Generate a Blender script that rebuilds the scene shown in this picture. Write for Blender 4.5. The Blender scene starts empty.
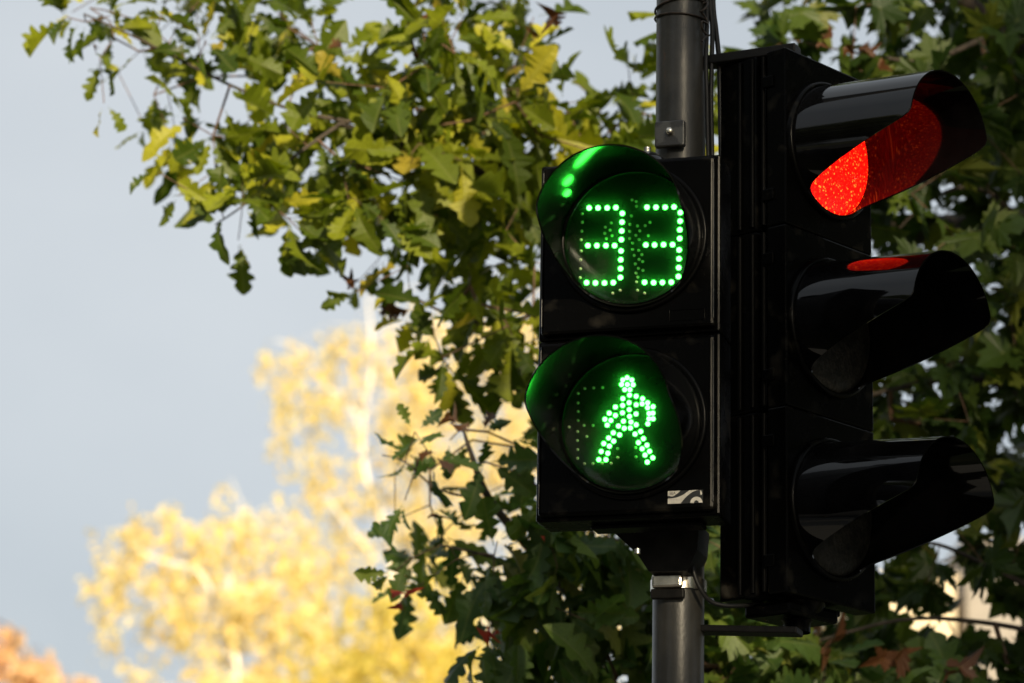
import bpy, bmesh, math, random
import numpy as np
from mathutils import Vector, Matrix, Quaternion

rnd = random.Random(7)
R = math.radians
scene = bpy.context.scene
C = scene.collection

# ------------------------------------------------------------------ camera
W_PX, H_PX = 1024, 683
F_PX = 3300.0
CAM = Vector((0, 0, 1.6))
CAM_ROT = Matrix.Rotation(R(90 + 15.0), 3, 'X') @ Matrix.Rotation(R(1.05), 3, 'Z')
cd = bpy.data.cameras.new('camera')
cam = bpy.data.objects.new('camera', cd)
C.objects.link(cam)
cam.matrix_world = Matrix.Translation(CAM) @ CAM_ROT.to_4x4()
cd.sensor_width = 36.0
cd.lens = F_PX * 36.0 / W_PX
cd.clip_start = 0.05
cd.clip_end = 5000
cd.dof.use_dof = True
cd.dof.focus_distance = 4.8
cd.dof.aperture_fstop = 5.6
scene.camera = cam

# ------------------------------------------------------------------ light
SUN_EL, SUN_AZ = R(17), R(168)          # azimuth clockwise from +Y
sdir = Vector((math.sin(SUN_AZ) * math.cos(SUN_EL), math.cos(SUN_AZ) * math.cos(SUN_EL), math.sin(SUN_EL)))
world = bpy.data.worlds.new('World')
scene.world = world
world.use_nodes = True
wn = world.node_tree
wn.nodes.clear()
def N(nt, typ, **kw):
    n = nt.nodes.new(typ)
    for k, v in kw.items():
        setattr(n, k, v)
    return n
wo = N(wn, 'ShaderNodeOutputWorld')
bg = N(wn, 'ShaderNodeBackground')
sky = N(wn, 'ShaderNodeTexSky', sky_type='NISHITA')
sky.sun_disc = False
sky.sun_elevation = SUN_EL
sky.sun_rotation = SUN_AZ
sky.air_density = 1.0
sky.dust_density = 2.0
tc = N(wn, 'ShaderNodeTexCoord')
mp = N(wn, 'ShaderNodeMapping')
mp.inputs['Scale'].default_value = (2.2, 2.2, 3.2)
mp.inputs['Location'].default_value = (0.35, 0.2, 0.1)
ns = N(wn, 'ShaderNodeTexNoise')
ns.inputs['Scale'].default_value = 1.3
ns.inputs['Detail'].default_value = 7
ns.inputs['Roughness'].default_value = 0.5
rp = N(wn, 'ShaderNodeValToRGB')
rp.color_ramp.elements[0].position = 0.3
rp.color_ramp.elements[0].color = (3.0, 3.28, 3.55, 1)
rp.color_ramp.elements[1].position = 0.7
rp.color_ramp.elements[1].color = (4.15, 4.35, 4.5, 1)
mx = N(wn, 'ShaderNodeMix', data_type='RGBA')
mx.inputs[0].default_value = 0.9          # cloud cover over the clear sky
wn.links.new(tc.outputs['Generated'], mp.inputs[0])
wn.links.new(mp.outputs[0], ns.inputs['Vector'])
wn.links.new(ns.outputs[0], rp.inputs[0])
wn.links.new(sky.outputs[0], mx.inputs[6])
wn.links.new(rp.outputs[0], mx.inputs[7])
wn.links.new(mx.outputs[2], bg.inputs[0])
bg.inputs[1].default_value = 0.1
wn.links.new(bg.outputs[0], wo.inputs[0])

sl = bpy.data.lights.new('sun', 'SUN')
sl.energy = 5.0
sl.angle = R(0.6)
sl.color = (1.0, 0.84, 0.58)
so = bpy.data.objects.new('sun', sl)
C.objects.link(so)
so.rotation_euler = (-sdir).to_track_quat('-Z', 'Y').to_euler()
so.location = (0, -10, 20)

scene.view_settings.view_transform = 'Standard'
scene.view_settings.look = 'None'
scene.view_settings.exposure = 0.75
scene.view_settings.gamma = 1.0
scene.render.engine = 'CYCLES'
scene.cycles.use_denoising = True
scene.cycles.max_bounces = 8
scene.cycles.transparent_max_bounces = 12
scene.cycles.sample_clamp_indirect = 6.0

# ------------------------------------------------------------------ helpers
def ray(px, py):
    d = Vector(((px - W_PX / 2) / F_PX, -(py - H_PX / 2) / F_PX, -1.0))
    return CAM_ROT @ d
def at(px, py, Y):
    d = ray(px, py)
    return CAM + d * (Y / d.y)
def project(p):
    q = CAM_ROT.transposed() @ (Vector(p) - CAM)
    return (W_PX / 2 + F_PX * q.x / -q.z, H_PX / 2 - F_PX * q.y / -q.z, -q.z)

class MB:
    """collects faces, builds one mesh object"""
    def __init__(s):
        s.v, s.f, s.sm = [], [], []
    def add(s, vs, fs, smooth=False, M=None):
        o = len(s.v)
        s.v += [tuple(M @ Vector(p)) for p in vs] if M is not None else [tuple(p) for p in vs]
        s.f += [tuple(i + o for i in f) for f in fs]
        s.sm += [smooth] * len(fs)
        return s
    def bm(s, bm, smooth=False, M=None):
        bm.verts.index_update()
        s.add([v.co.copy() for v in bm.verts], [[v.index for v in f.verts] for f in bm.faces], smooth, M)
        bm.free()
        return s
    def box(s, c, d, bev=0.0, M=None, seg=2):
        b = bmesh.new()
        bmesh.ops.create_cube(b, size=1.0)
        bmesh.ops.scale(b, vec=d, verts=b.verts)
        if bev:
            bmesh.ops.bevel(b, geom=b.edges[:], offset=bev, segments=seg, affect='EDGES', profile=0.5)
        bmesh.ops.translate(b, vec=c, verts=b.verts)
        return s.bm(b, False, M)
    def tube(s, pts, r, n=8, caps=True, M=None):
        pts = [Vector(p) for p in pts]
        rr = r if isinstance(r, (list, tuple)) else [r] * len(pts)
        vs, fs = [], []
        up = None
        for i, p in enumerate(pts):
            t = (pts[min(i + 1, len(pts) - 1)] - pts[max(i - 1, 0)])
            t = t.normalized() if t.length > 1e-9 else Vector((0, 0, 1))
            if up is None:
                up = t.orthogonal().normalized()
            up = (up - t * up.dot(t))
            up = up.normalized() if up.length > 1e-6 else t.orthogonal().normalized()
            b = t.cross(up)
            for k in range(n):
                a = 2 * math.pi * k / n
                vs.append(p + (up * math.cos(a) + b * math.sin(a)) * rr[i])
        for i in range(len(pts) - 1):
            for k in range(n):
                k2 = (k + 1) % n
                fs.append((i * n + k, i * n + k2, (i + 1) * n + k2, (i + 1) * n + k))
        s.add(vs, fs, True, M)
        if caps:
            e = (len(pts) - 1) * n
            s.add(vs[:n], [tuple(reversed(range(n)))], False, M)
            s.add(vs[e:], [tuple(range(n))], False, M)
        return s
    def lathe(s, prof, n=48, M=None, smooth=True):
        """prof: (radius, y) pairs turned about the local y axis"""
        vs, fs = [], []
        for r, y in prof:
            for k in range(n):
                a = 2 * math.pi * k / n
                vs.append((r * math.cos(a), y, r * math.sin(a)))
        for i in range(len(prof) - 1):
            for k in range(n):
                k2 = (k + 1) % n
                fs.append((i * n + k, (i + 1) * n + k, (i + 1) * n + k2, i * n + k2))
        return s.add(vs, fs, smooth, M)
    def build(s, name, mat, parent=None, label=None, cat=None, group=None, kind=None):
        me = bpy.data.meshes.new(name)
        me.from_pydata(s.v, [], s.f)
        me.polygons.foreach_set('use_smooth', s.sm)
        me.materials.append(mat)
        me.update()
        return link(name, me, parent, label, cat, group, kind)

def link(name, data, parent=None, label=None, cat=None, group=None, kind=None):
    o = bpy.data.objects.new(name, data)
    C.objects.link(o)
    o.parent = parent
    if label: o['label'] = label
    if cat: o['category'] = cat
    if group: o['group'] = group
    if kind: o['kind'] = kind
    return o
def thing(name, label, cat, loc=(0, 0, 0), rz=0.0, group=None):
    o = link(name, None, None, label, cat, group)
    o.location = loc
    o.rotation_euler = (0, 0, rz)
    return o
def spline(pts, n=6):
    pts = [Vector(p) for p in pts]
    out = []
    for i in range(len(pts) - 1):
        p0, p1, p2, p3 = pts[max(i - 1, 0)], pts[i], pts[i + 1], pts[min(i + 2, len(pts) - 1)]
        for k in range(n):
            t = k / n
            out.append(0.5 * ((2 * p1) + (p2 - p0) * t + (2 * p0 - 5 * p1 + 4 * p2 - p3) * t * t + (3 * p1 - p0 - 3 * p2 + p3) * t ** 3))
    out.append(pts[-1])
    return out

# ------------------------------------------------------------------ materials
def new_mat(name):
    m = bpy.data.materials.new(name)
    m.use_nodes = True
    nt = m.node_tree
    return m, nt, nt.nodes['Principled BSDF'], nt.nodes['Material Output']
def plain(name, col, rough=0.5, metal=0.0, var=0.25, scale=30.0, bump=0.0, spec=0.5, col2=None, lo=.35, hi=.65):
    """base colour broken up by noise, with noise in the roughness and a fine relief"""
    m, nt, p, out = new_mat(name)
    t = N(nt, 'ShaderNodeTexCoord')
    n = N(nt, 'ShaderNodeTexNoise')
    n.inputs['Scale'].default_value = scale
    n.inputs['Detail'].default_value = 6
    r = N(nt, 'ShaderNodeValToRGB')
    c2 = col2 or tuple(c * (1 + var) for c in col)
    r.color_ramp.elements[0].color = (*[c * (1 - var) for c in col], 1) if col2 is None else (*col, 1)
    r.color_ramp.elements[1].color = (*c2, 1)
    r.color_ramp.elements[0].position = lo
    r.color_ramp.elements[1].position = hi
    nt.links.new(t.outputs['Object'], n.inputs['Vector'])
    nt.links.new(n.outputs[0], r.inputs[0])
    nt.links.new(r.outputs[0], p.inputs['Base Color'])
    mr = N(nt, 'ShaderNodeMapRange')
    mr.inputs['To Min'].default_value = rough * 0.8
    mr.inputs['To Max'].default_value = min(1, rough * 1.25)
    nt.links.new(n.outputs[0], mr.inputs[0])
    nt.links.new(mr.outputs[0], p.inputs['Roughness'])
    p.inputs['Metallic'].default_value = metal
    p.inputs['Specular IOR Level'].default_value = spec
    if bump:
        b = N(nt, 'ShaderNodeBump')
        b.inputs['Strength'].default_value = bump
        b.inputs['Distance'].default_value = 0.002
        n2 = N(nt, 'ShaderNodeTexNoise')
        n2.inputs['Scale'].default_value = scale * 9
        n2.inputs['Detail'].default_value = 3
        nt.links.new(t.outputs['Object'], n2.inputs['Vector'])
        nt.links.new(n2.outputs[0], b.inputs['Height'])
        nt.links.new(b.outputs[0], p.inputs['Normal'])
    return m

M_HOUSE = plain('black_polycarbonate', (.0008, .0008, .0008), .26, col2=(.012, .011, .009), lo=.58, hi=.78, scale=26, spec=.06, bump=.04)
M_VISOR = plain('glossy_black_visor', (.002, .002, .0022), .05, var=.4, scale=20, spec=.30, bump=.0)
M_PVISOR = plain('dusty_black_visor', (.0025, .0027, .0025), .10, var=.7, scale=9, spec=.45, bump=.0)
M_RUBBER = plain('black_cable_sheath', (.008, .008, .008), .5, var=.3, scale=60, bump=.1, spec=.3)
M_STEEL = plain('galvanised_steel', (.32, .31, .29), .33, metal=1, var=.35, scale=80, bump=.1)
M_BAND = plain('stainless_band', (.62, .57, .48), .24, metal=1, var=.15, scale=50, bump=.06)
M_IRON = plain('dark_bracket_iron', (.006, .0055, .005), .45, var=.5, scale=40, bump=.2, spec=.12)
M_STRIP = plain('black_edge_rod', (.003, .003, .003), .3, var=.5, scale=60, spec=.3, bump=.15)  # plain black, glossier so the edge rods pick up a sun glint
M_MATTE = plain('black_matte_side', (.0012, .0012, .0012), .5, spec=.05)
M_STICK = plain('sticker_cream', (.42, .40, .36), .5, var=.15, scale=200)
M_INK = plain('sticker_black', (.004, .004, .004), .4)
M_WIRE = plain('rusty_wire', (.035, .026, .02), .5, metal=.5, var=.5, scale=200, bump=.1)

def pole_mat():
    m, nt, p, out = new_mat('dark_grey_pole_paint')
    t = N(nt, 'ShaderNodeTexCoord')
    n = N(nt, 'ShaderNodeTexNoise'); n.inputs['Scale'].default_value = 26; n.inputs['Detail'].default_value = 8; n.inputs['Roughness'].default_value = .65
    base = N(nt, 'ShaderNodeValToRGB')
    base.color_ramp.elements[0].color = (.016, .016, .0145, 1); base.color_ramp.elements[0].position = .3
    base.color_ramp.elements[1].color = (.036, .034, .030, 1); base.color_ramp.elements[1].position = .7
    mp = N(nt, 'ShaderNodeMapping'); mp.inputs['Scale'].default_value = (1, 1, .35)
    n2 = N(nt, 'ShaderNodeTexNoise'); n2.inputs['Scale'].default_value = 16; n2.inputs['Detail'].default_value = 7; n2.inputs['Roughness'].default_value = .7
    msk = N(nt, 'ShaderNodeMapRange'); msk.inputs['From Min'].default_value = .60; msk.inputs['From Max'].default_value = .70
    mix = N(nt, 'ShaderNodeMix', data_type='RGBA')
    mix.inputs[7].default_value = (.10, .045, .016, 1)
    L = nt.links.new
    L(t.outputs['Object'], n.inputs['Vector']); L(n.outputs[0], base.inputs[0])
    L(t.outputs['Object'], mp.inputs[0]); L(mp.outputs[0], n2.inputs['Vector']); L(n2.outputs[0], msk.inputs[0])
    L(msk.outputs[0], mix.inputs[0]); L(base.outputs[0], mix.inputs[6]); L(mix.outputs[2], p.inputs['Base Color'])
    ro = N(nt, 'ShaderNodeMapRange'); ro.inputs['To Min'].default_value = .36; ro.inputs['To Max'].default_value = .75
    L(msk.outputs[0], ro.inputs[0]); L(ro.outputs[0], p.inputs['Roughness'])
    b = N(nt, 'ShaderNodeBump'); b.inputs['Strength'].default_value = .18; b.inputs['Distance'].default_value = .002
    n3 = N(nt, 'ShaderNodeTexNoise'); n3.inputs['Scale'].default_value = 160; n3.inputs['Detail'].default_value = 2
    L(t.outputs['Object'], n3.inputs['Vector']); L(n3.outputs[0], b.inputs['Height']); L(b.outputs[0], p.inputs['Normal'])
    p.inputs['Specular IOR Level'].default_value = .38
    return m
M_POLE = pole_mat()

def led_mat(on):
    m, nt, p, out = new_mat('lit_green_led' if on else 'sun_beige_unlit_led')
    if on:
        p.inputs['Base Color'].default_value = (.05, .3, .08, 1)
        p.inputs['Emission Color'].default_value = (.038, 1.0, .052, 1)
        p.inputs['Emission Strength'].default_value = 15.0
    else:
        p.inputs['Base Color'].default_value = (.42, .38, .28, 1)  # beige of sunlight on the clear LEDs put into the base colour
        p.inputs['Roughness'].default_value = .12
    return m
M_LED, M_LEDOFF = led_mat(True), led_mat(False)

def cover_mat():
    m, nt, p, out = new_mat('clear_lens_cover')
    tr = N(nt, 'ShaderNodeBsdfTransparent'); tr.inputs[0].default_value = (.94, .96, .94, 1)
    gl = N(nt, 'ShaderNodeBsdfGlossy'); gl.inputs['Roughness'].default_value = .09
    fr = N(nt, 'ShaderNodeFresnel'); fr.inputs[0].default_value = 1.38
    mix = N(nt, 'ShaderNodeMixShader')
    t = N(nt, 'ShaderNodeTexCoord')
    n = N(nt, 'ShaderNodeTexNoise'); n.inputs['Scale'].default_value = 22; n.inputs['Detail'].default_value = 9; n.inputs['Roughness'].default_value = .75
    mr = N(nt, 'ShaderNodeMapRange'); mr.inputs['From Min'].default_value = .5; mr.inputs['From Max'].default_value = .8; mr.inputs['To Max'].default_value = .13
    df = N(nt, 'ShaderNodeBsdfDiffuse'); df.inputs[0].default_value = (.16, .15, .12, 1)
    hz = N(nt, 'ShaderNodeBsdfTranslucent'); hz.inputs[0].default_value = (.9, .9, .9, 1)  # translucent haze spreads the LED light, standing in for camera bloom
    mix3 = N(nt, 'ShaderNodeMixShader'); mix3.inputs[0].default_value = .030
    mix2 = N(nt, 'ShaderNodeMixShader')
    L = nt.links.new
    L(fr.outputs[0], mix.inputs[0]); L(tr.outputs[0], mix.inputs[1]); L(gl.outputs[0], mix.inputs[2])
    L(t.outputs['Object'], n.inputs['Vector']); L(n.outputs[0], mr.inputs[0]); L(mr.outputs[0], mix2.inputs[0])
    L(mix.outputs[0], mix3.inputs[1]); L(hz.outputs[0], mix3.inputs[2]); L(mix3.outputs[0], mix2.inputs[1]); L(df.outputs[0], mix2.inputs[2]); L(mix2.outputs[0], out.inputs[0])
    return m
M_COVER = cover_mat()
M_PLATE = plain('led_board', (.008, .010, .008), .35, var=.4, scale=60, spec=.4, bump=.05)

def lens_mat(lit):
    m, nt, p, out = new_mat('lit_red_lens' if lit else 'dirty_dark_lens')
    t = N(nt, 'ShaderNodeTexCoord')
    v = N(nt, 'ShaderNodeTexVoronoi'); v.inputs['Scale'].default_value = 400 if lit else 160
    L = nt.links.new
    L(t.outputs['Object'], v.inputs['Vector'])
    if lit:
        sep = N(nt, 'ShaderNodeSeparateColor')
        L(v.outputs['Color'], sep.inputs[0])
        r = N(nt, 'ShaderNodeValToRGB')
        r.color_ramp.elements[0].color = (.55, .002, .001, 1)
        r.color_ramp.elements[1].color = (3.2, .24, .025, 1)
        r.color_ramp.elements[1].position = 1.0
        e = r.color_ramp.elements.new(.7); e.color = (.95, .004, .002, 1)
        e = r.color_ramp.elements.new(.9); e.color = (1.5, .018, .005, 1)
        L(sep.outputs[0], r.inputs[0])
        L(r.outputs[0], p.inputs['Emission Color'])
        p.inputs['Emission Strength'].default_value = 1.0
        p.inputs['Base Color'].default_value = (.1, .004, .003, 1)
    else:
        n = N(nt, 'ShaderNodeTexNoise'); n.inputs['Scale'].default_value = 55; n.inputs['Detail'].default_value = 8; n.inputs['Roughness'].default_value = .8
        L(t.outputs['Object'], n.inputs['Vector'])
        r = N(nt, 'ShaderNodeValToRGB')
        r.color_ramp.elements[0].color = (.006, .006, .005, 1); r.color_ramp.elements[0].position = .45
        r.color_ramp.elements[1].color = (.034, .031, .026, 1); r.color_ramp.elements[1].position = .72
        L(n.outputs[0], r.inputs[0]); L(r.outputs[0], p.inputs['Base Color'])
    b = N(nt, 'ShaderNodeBump'); b.inputs['Strength'].default_value = .5; b.inputs['Distance'].default_value = .002
    L(v.outputs['Distance'], b.inputs['Height']); L(b.outputs[0], p.inputs['Normal'])
    p.inputs['Roughness'].default_value = .2 if lit else .5
    p.inputs['Specular IOR Level'].default_value = .4 if lit else .12
    return m
M_RED, M_DARKLENS = lens_mat(True), lens_mat(False)

def leaf_mat(name, cols, trans=.35, spec=.35, tcol=(1.5, 1.6, .6), rough=.42):
    """cols: (position, rgb) list picked at random per leaf"""
    m, nt, p, out = new_mat(name)
    oi = N(nt, 'ShaderNodeObjectInfo')
    ge = N(nt, 'ShaderNodeNewGeometry')
    ad = N(nt, 'ShaderNodeMath', operation='ADD')
    fr = N(nt, 'ShaderNodeMath', operation='FRACT')
    rp = N(nt, 'ShaderNodeValToRGB')
    els = rp.color_ramp.elements
    while len(els) < len(cols):
        els.new(.5)
    for e, (pos, c) in zip(els, cols):
        e.position = pos
        e.color = (*c, 1)
    L = nt.links.new
    L(oi.outputs['Random'], ad.inputs[0]); L(ge.outputs['Random Per Island'], ad.inputs[1])
    L(ad.outputs[0], fr.inputs[0]); L(fr.outputs[0], rp.inputs[0])
    t = N(nt, 'ShaderNodeTexCoord')
    n = N(nt, 'ShaderNodeTexNoise'); n.inputs['Scale'].default_value = 45; n.inputs['Detail'].default_value = 5
    L(t.outputs['Object'], n.inputs['Vector'])
    mr = N(nt, 'ShaderNodeMapRange'); mr.inputs['From Min'].default_value = .3; mr.inputs['From Max'].default_value = .7
    mr.inputs['To Min'].default_value = .72; mr.inputs['To Max'].default_value = 1.28
    L(n.outputs[0], mr.inputs[0])
    mu = N(nt, 'ShaderNodeVectorMath', operation='SCALE')
    L(rp.outputs[0], mu.inputs[0]); L(mr.outputs[0], mu.inputs['Scale'])
    at_ = N(nt, 'ShaderNodeAttribute'); at_.attribute_name = 'rib'
    rb = N(nt, 'ShaderNodeMapRange'); rb.inputs['From Min'].default_value = 0; rb.inputs['From Max'].default_value = .09
    rb.inputs['To Min'].default_value = .22; rb.inputs['To Max'].default_value = 0
    L(at_.outputs['Fac'], rb.inputs[0])
    mxr = N(nt, 'ShaderNodeMix', data_type='RGBA')
    mxr.inputs[7].default_value = (.26, .27, .09, 1)
    L(rb.outputs[0], mxr.inputs[0]); L(mu.outputs[0], mxr.inputs[6])
    L(mxr.outputs[2], p.inputs['Base Color'])
    p.inputs['Roughness'].default_value = rough
    p.inputs['Specular IOR Level'].default_value = spec
    b = N(nt, 'ShaderNodeBump'); b.inputs['Strength'].default_value = .35; b.inputs['Distance'].default_value = .003
    L(n.outputs[0], b.inputs['Height']); L(b.outputs[0], p.inputs['Normal'])
    tl = N(nt, 'ShaderNodeBsdfTranslucent')
    tm = N(nt, 'ShaderNodeVectorMath', operation='MULTIPLY'); tm.inputs[1].default_value = tcol
    L(mxr.outputs[2], tm.inputs[0]); L(tm.outputs[0], tl.inputs[0])
    ms = N(nt, 'ShaderNodeMixShader'); ms.inputs[0].default_value = trans
    L(p.outputs[0], ms.inputs[1]); L(tl.outputs[0], ms.inputs[2]); L(ms.outputs[0], out.inputs[0])
    return m
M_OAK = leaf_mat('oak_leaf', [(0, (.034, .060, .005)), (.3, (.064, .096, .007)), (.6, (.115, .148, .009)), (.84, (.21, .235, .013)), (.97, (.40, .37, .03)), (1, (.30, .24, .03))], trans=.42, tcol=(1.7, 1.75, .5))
M_OAKLOW = leaf_mat('shaded_oak_leaf', [(0, (.03, .066, .015)), (.35, (.046, .088, .018)), (.7, (.072, .12, .02)), (.94, (.13, .17, .028)), (1, (.15, .15, .03))])  # darker copy of the oak leaf, shade of the lower sprigs in its colours
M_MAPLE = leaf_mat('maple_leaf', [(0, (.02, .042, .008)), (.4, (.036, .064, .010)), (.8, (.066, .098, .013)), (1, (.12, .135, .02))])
M_DRY = leaf_mat('withered_leaf', [(0, (.05, .02, .008)), (.5, (.085, .034, .012)), (1, (.13, .055, .02))], trans=.15, tcol=(1.3, 1.1, .8))
M_RUST = leaf_mat('red_withered_leaf', [(0, (.26, .02, .012)), (1, (.38, .045, .02))], trans=.25, tcol=(1.3, 1, .8))
M_BIRCH = leaf_mat('birch_leaf', [(0, (.94, .70, .24)), (.4, (.96, .79, .38)), (.75, (.97, .86, .54)), (1, (.90, .77, .28))], trans=.48, tcol=(1.1, 1.08, .9))
M_BIRCH2 = leaf_mat('yellow_green_birch_leaf', [(0, (.82, .62, .10)), (.5, (.88, .70, .17)), (1, (.74, .66, .14))], trans=.48, tcol=(1.1, 1.08, .9))
M_ORANGE = leaf_mat('orange_leaf', [(0, (.92, .52, .24)), (.6, (.95, .64, .36)), (1, (.95, .70, .46))], trans=.48, tcol=(1.1, 1.05, .9))
M_BARK = plain('oak_bark', (.05, .038, .028), .85, var=.5, scale=30, bump=.6)
M_TWIG = plain('reddish_twig_bark', (.10, .055, .03), .7, var=.4, scale=60, bump=.2)
M_BBARK = plain('white_birch_bark', (.14, .12, .10), .7, col2=(.80, .75, .66), lo=.30, hi=.42, scale=3.5, bump=.2)
M_CREAM = plain('cream_render', (.66, .55, .38), .85, var=.1, scale=3, bump=.3)
M_PALE = plain('pale_grey_render', (.27, .245, .22), .85, var=.1, scale=3, bump=.3)
M_ROOF = plain('brown_roof_sheet', (.16, .09, .06), .7, var=.3, scale=5)
M_FRAME = plain('window_frame_white', (.7, .68, .64), .5)
M_GLASS = plain('dark_window_glass', (.03, .035, .04), .08, var=.2, scale=1)
M_REDBR = plain('reddish_wall_panel', (.32, .17, .12), .85, var=.2, scale=4)

# ------------------------------------------------------------------ ground
def ground_mat():
    m, nt, p, out = new_mat('grass_and_soil')
    t = N(nt, 'ShaderNodeTexCoord')
    n = N(nt, 'ShaderNodeTexNoise'); n.inputs['Scale'].default_value = .6; n.inputs['Detail'].default_value = 10
    r = N(nt, 'ShaderNodeValToRGB')
    r.color_ramp.elements[0].color = (.05, .07, .02, 1); r.color_ramp.elements[0].position = .4
    r.color_ramp.elements[1].color = (.11, .10, .045, 1); r.color_ramp.elements[1].position = .65
    nt.links.new(t.outputs['Object'], n.inputs['Vector']); nt.links.new(n.outputs[0], r.inputs[0]); nt.links.new(r.outputs[0], p.inputs['Base Color'])
    p.inputs['Roughness'].default_value = .95
    return m
MB().add([(-1500, -1500, 0), (1500, -1500, 0), (1500, 1500, 0), (-1500, 1500, 0)], [(0, 1, 2, 3)]).build('ground', ground_mat(), kind='structure')
M_ASPH = plain('asphalt', (.05, .05, .05), .9, var=.25, scale=40, bump=.6)
M_KERB = plain('kerb_concrete', (.28, .27, .25), .9, var=.2, scale=15, bump=.4)
MB().add([(-60, -6, .004), (60, -6, .004), (60, 3.4, .004), (-60, 3.4, .004)], [(0, 1, 2, 3)]).build('road', M_ASPH, kind='structure')
kerb = MB().box((0, 3.475, .07), (120, .15, .14), .01).build('kerb', M_KERB, kind='structure')
MB().box((0, 4.75, .06), (120, 2.4, .12)).build('pavement', M_KERB, kind='structure')

# ------------------------------------------------------------------ pole
POLE_Y = 4.80
pb = at(678, 683, POLE_Y); pt = at(681.2, 0, POLE_Y)
px0 = (pb.x + pt.x) / 2
PR = .0382
pole = thing('signal_pole', 'dark grey painted steel pole carrying the two signal heads', 'pole', (px0, POLE_Y, .12))
MB().tube([(0, 0, 0), (0, 0, 3.9)], PR, 40).build('shaft', M_POLE, pole)
MB().lathe([(0, .03), (.03, .028), (PR + .004, .012), (PR + .005, -.02)], 32, M=Matrix.Translation((0, 0, 3.9)) @ Matrix.Rotation(R(90), 4, 'X')).build('cap', M_POLE, pole)
MB().box((0, 0, .012), (.22, .22, .02), .003).build('base_plate', M_POLE, pole)

def zp(py, dy=0):          # height of picture row py at the pole
    return at(680, py, POLE_Y + dy).z
# wire lashed round the pole above the heads
def ring(z, tilt, r=PR + .0022, n=40, a0=0, a1=2 * math.pi):
    return [(px0 + r * math.cos(a0 + (a1 - a0) * k / n), POLE_Y + r * math.sin(a0 + (a1 - a0) * k / n),
             z + tilt * math.cos(a0 + (a1 - a0) * k / n + .6)) for k in range(n + 1)]
lash = MB()
lash.tube(ring(zp(9), .005), .0018, 6)
lash.tube(ring(zp(21), -.004), .0018, 6)
kx = at(703, 30, POLE_Y - .03)
kn = []
for k in range(40):
    u = k / 39
    kn.append((kx.x + .006 * math.sin(u * 17) + .004 * u, kx.y - .008 + .007 * math.cos(u * 15), zp(10) - u * .064 + .004 * math.sin(u * 23)))
lash.tube(kn, .0017, 6)
lash.build('binding_wire', M_WIRE, None, 'dark wire twisted twice round the top of the pole', 'wire')

cabs = [([(706, -80), (707, 0), (707, 30), (706, 60), (707, 100), (708, 150), (709, 205)], -.02, .0034, 'thin black cable running closest along the right of the pole top'),
        ([(711, -80), (710, 0), (712, 25), (712, 55), (711, 95), (712, 150), (712, 205)], -.015, .0036, 'black cable between two others beside the pole top'),
        ([(712, -80), (713, 0), (716, 30), (719, 60), (720, 95), (721, 150), (722, 215)], -.005, .0040, 'black cable bowing outward nearest the vehicle signal housing')]
for pts, dy, r, lab in cabs:
    MB().tube(spline([at(x, y, POLE_Y + dy) for x, y in pts]), r, 8).build('signal_cable', M_RUBBER, None, lab, 'cable', 'cables strapped beside the pole')
MB().tube(spline([at(x, y, POLE_Y - .055 + d) for x, y, d in [(690, 540, .01), (692, 565, .0), (699, 586, 0), (712, 602, .01), (735, 606, .02), (762, 602, .05), (775, 590, .08)]]), .0034, 8).build(
    'signal_cable', M_RUBBER, None, 'black cable looping from the pole under the vehicle signal', 'cable')

# ------------------------------------------------------------------ signal heads
def visor_mesh(r0, L, droop, t=.0024, flare=.0, cut_from=.12, cut_to=.010, cut_low=-.74, nth=96, nl=14):
    """tube with its lower half cut away on a slant; axis along -y"""
    mb = MB()
    def length(h):
        if h > cut_from:
            return L
        u = min(1, (cut_from - h) / (cut_from - cut_low))
        return L + (cut_to - L) * u
    def smoothlen(h):
        w = .16
        s = 0; ws = 0
        for k in range(-6, 7):
            g = math.exp(-(k / 3.2) ** 2)
            hh = max(-1, min(1, h + k * w / 6))
            s += g * length(hh); ws += g
        return s / ws
    def P(th, y, r):
        rr = r + flare * y / L
        return (rr * math.cos(th), -y, rr * math.sin(th) - math.tan(droop) * y)
    def grid(r, flip):
        vs, fs = [], []
        for j in range(nl + 1):
            for k in range(nth):
                th = 2 * math.pi * k / nth
                vs.append(P(th, smoothlen(math.sin(th)) * j / nl, r))
        for j in range(nl):
            for k in range(nth):
                k2 = (k + 1) % nth
                q = (j * nth + k, j * nth + k2, (j + 1) * nth + k2, (j + 1) * nth + k)
                fs.append(q if not flip else q[::-1])
        return vs, fs
    vo, fo = grid(r0, False); vi, fi = grid(r0 - t, True)
    mb.add(vo, fo, True); mb.add(vi, fi, True)
    ro, ri = vo[nl * nth:], vi[nl * nth:]
    mb.add(ro + ri, [(k, (k + 1) % nth, nth + (k + 1) % nth, nth + k) for k in range(nth)], True)
    return mb

PED_A = R(-16)
PED_W, PED_MH = .270, .2685
PED_Y = 4.60
pc = at(627.0, 519, PED_Y)
ped = thing('pedestrian_signal', 'black two-lamp pedestrian signal showing a green 33 above a walking figure', 'traffic light', pc, PED_A)
PM = Matrix.Translation(pc) @ Matrix.Rotation(PED_A, 4, 'Z')
PMi = PM.inverted()
def ped_local(px, py, y0=0.0):
    o = PMi @ CAM
    d = (PMi.to_3x3() @ ray(px, py))
    return o + d * ((y0 - o.y) / d.y)
led_me = None
def led_mesh(r, h, mat, name):
    mb = MB()
    prof = [(r, 0), (r * .97, -h * .35), (r * .8, -h * .72), (r * .45, -h * .94), (0.0001, -h)]
    mb.lathe(prof, 12)
    me = bpy.data.meshes.new(name)
    me.from_pydata(mb.v, [], mb.f)
    me.polygons.foreach_set('use_smooth', [True] * len(mb.f))
    me.materials.append(mat)
    return me
S1 = 6.208
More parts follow.
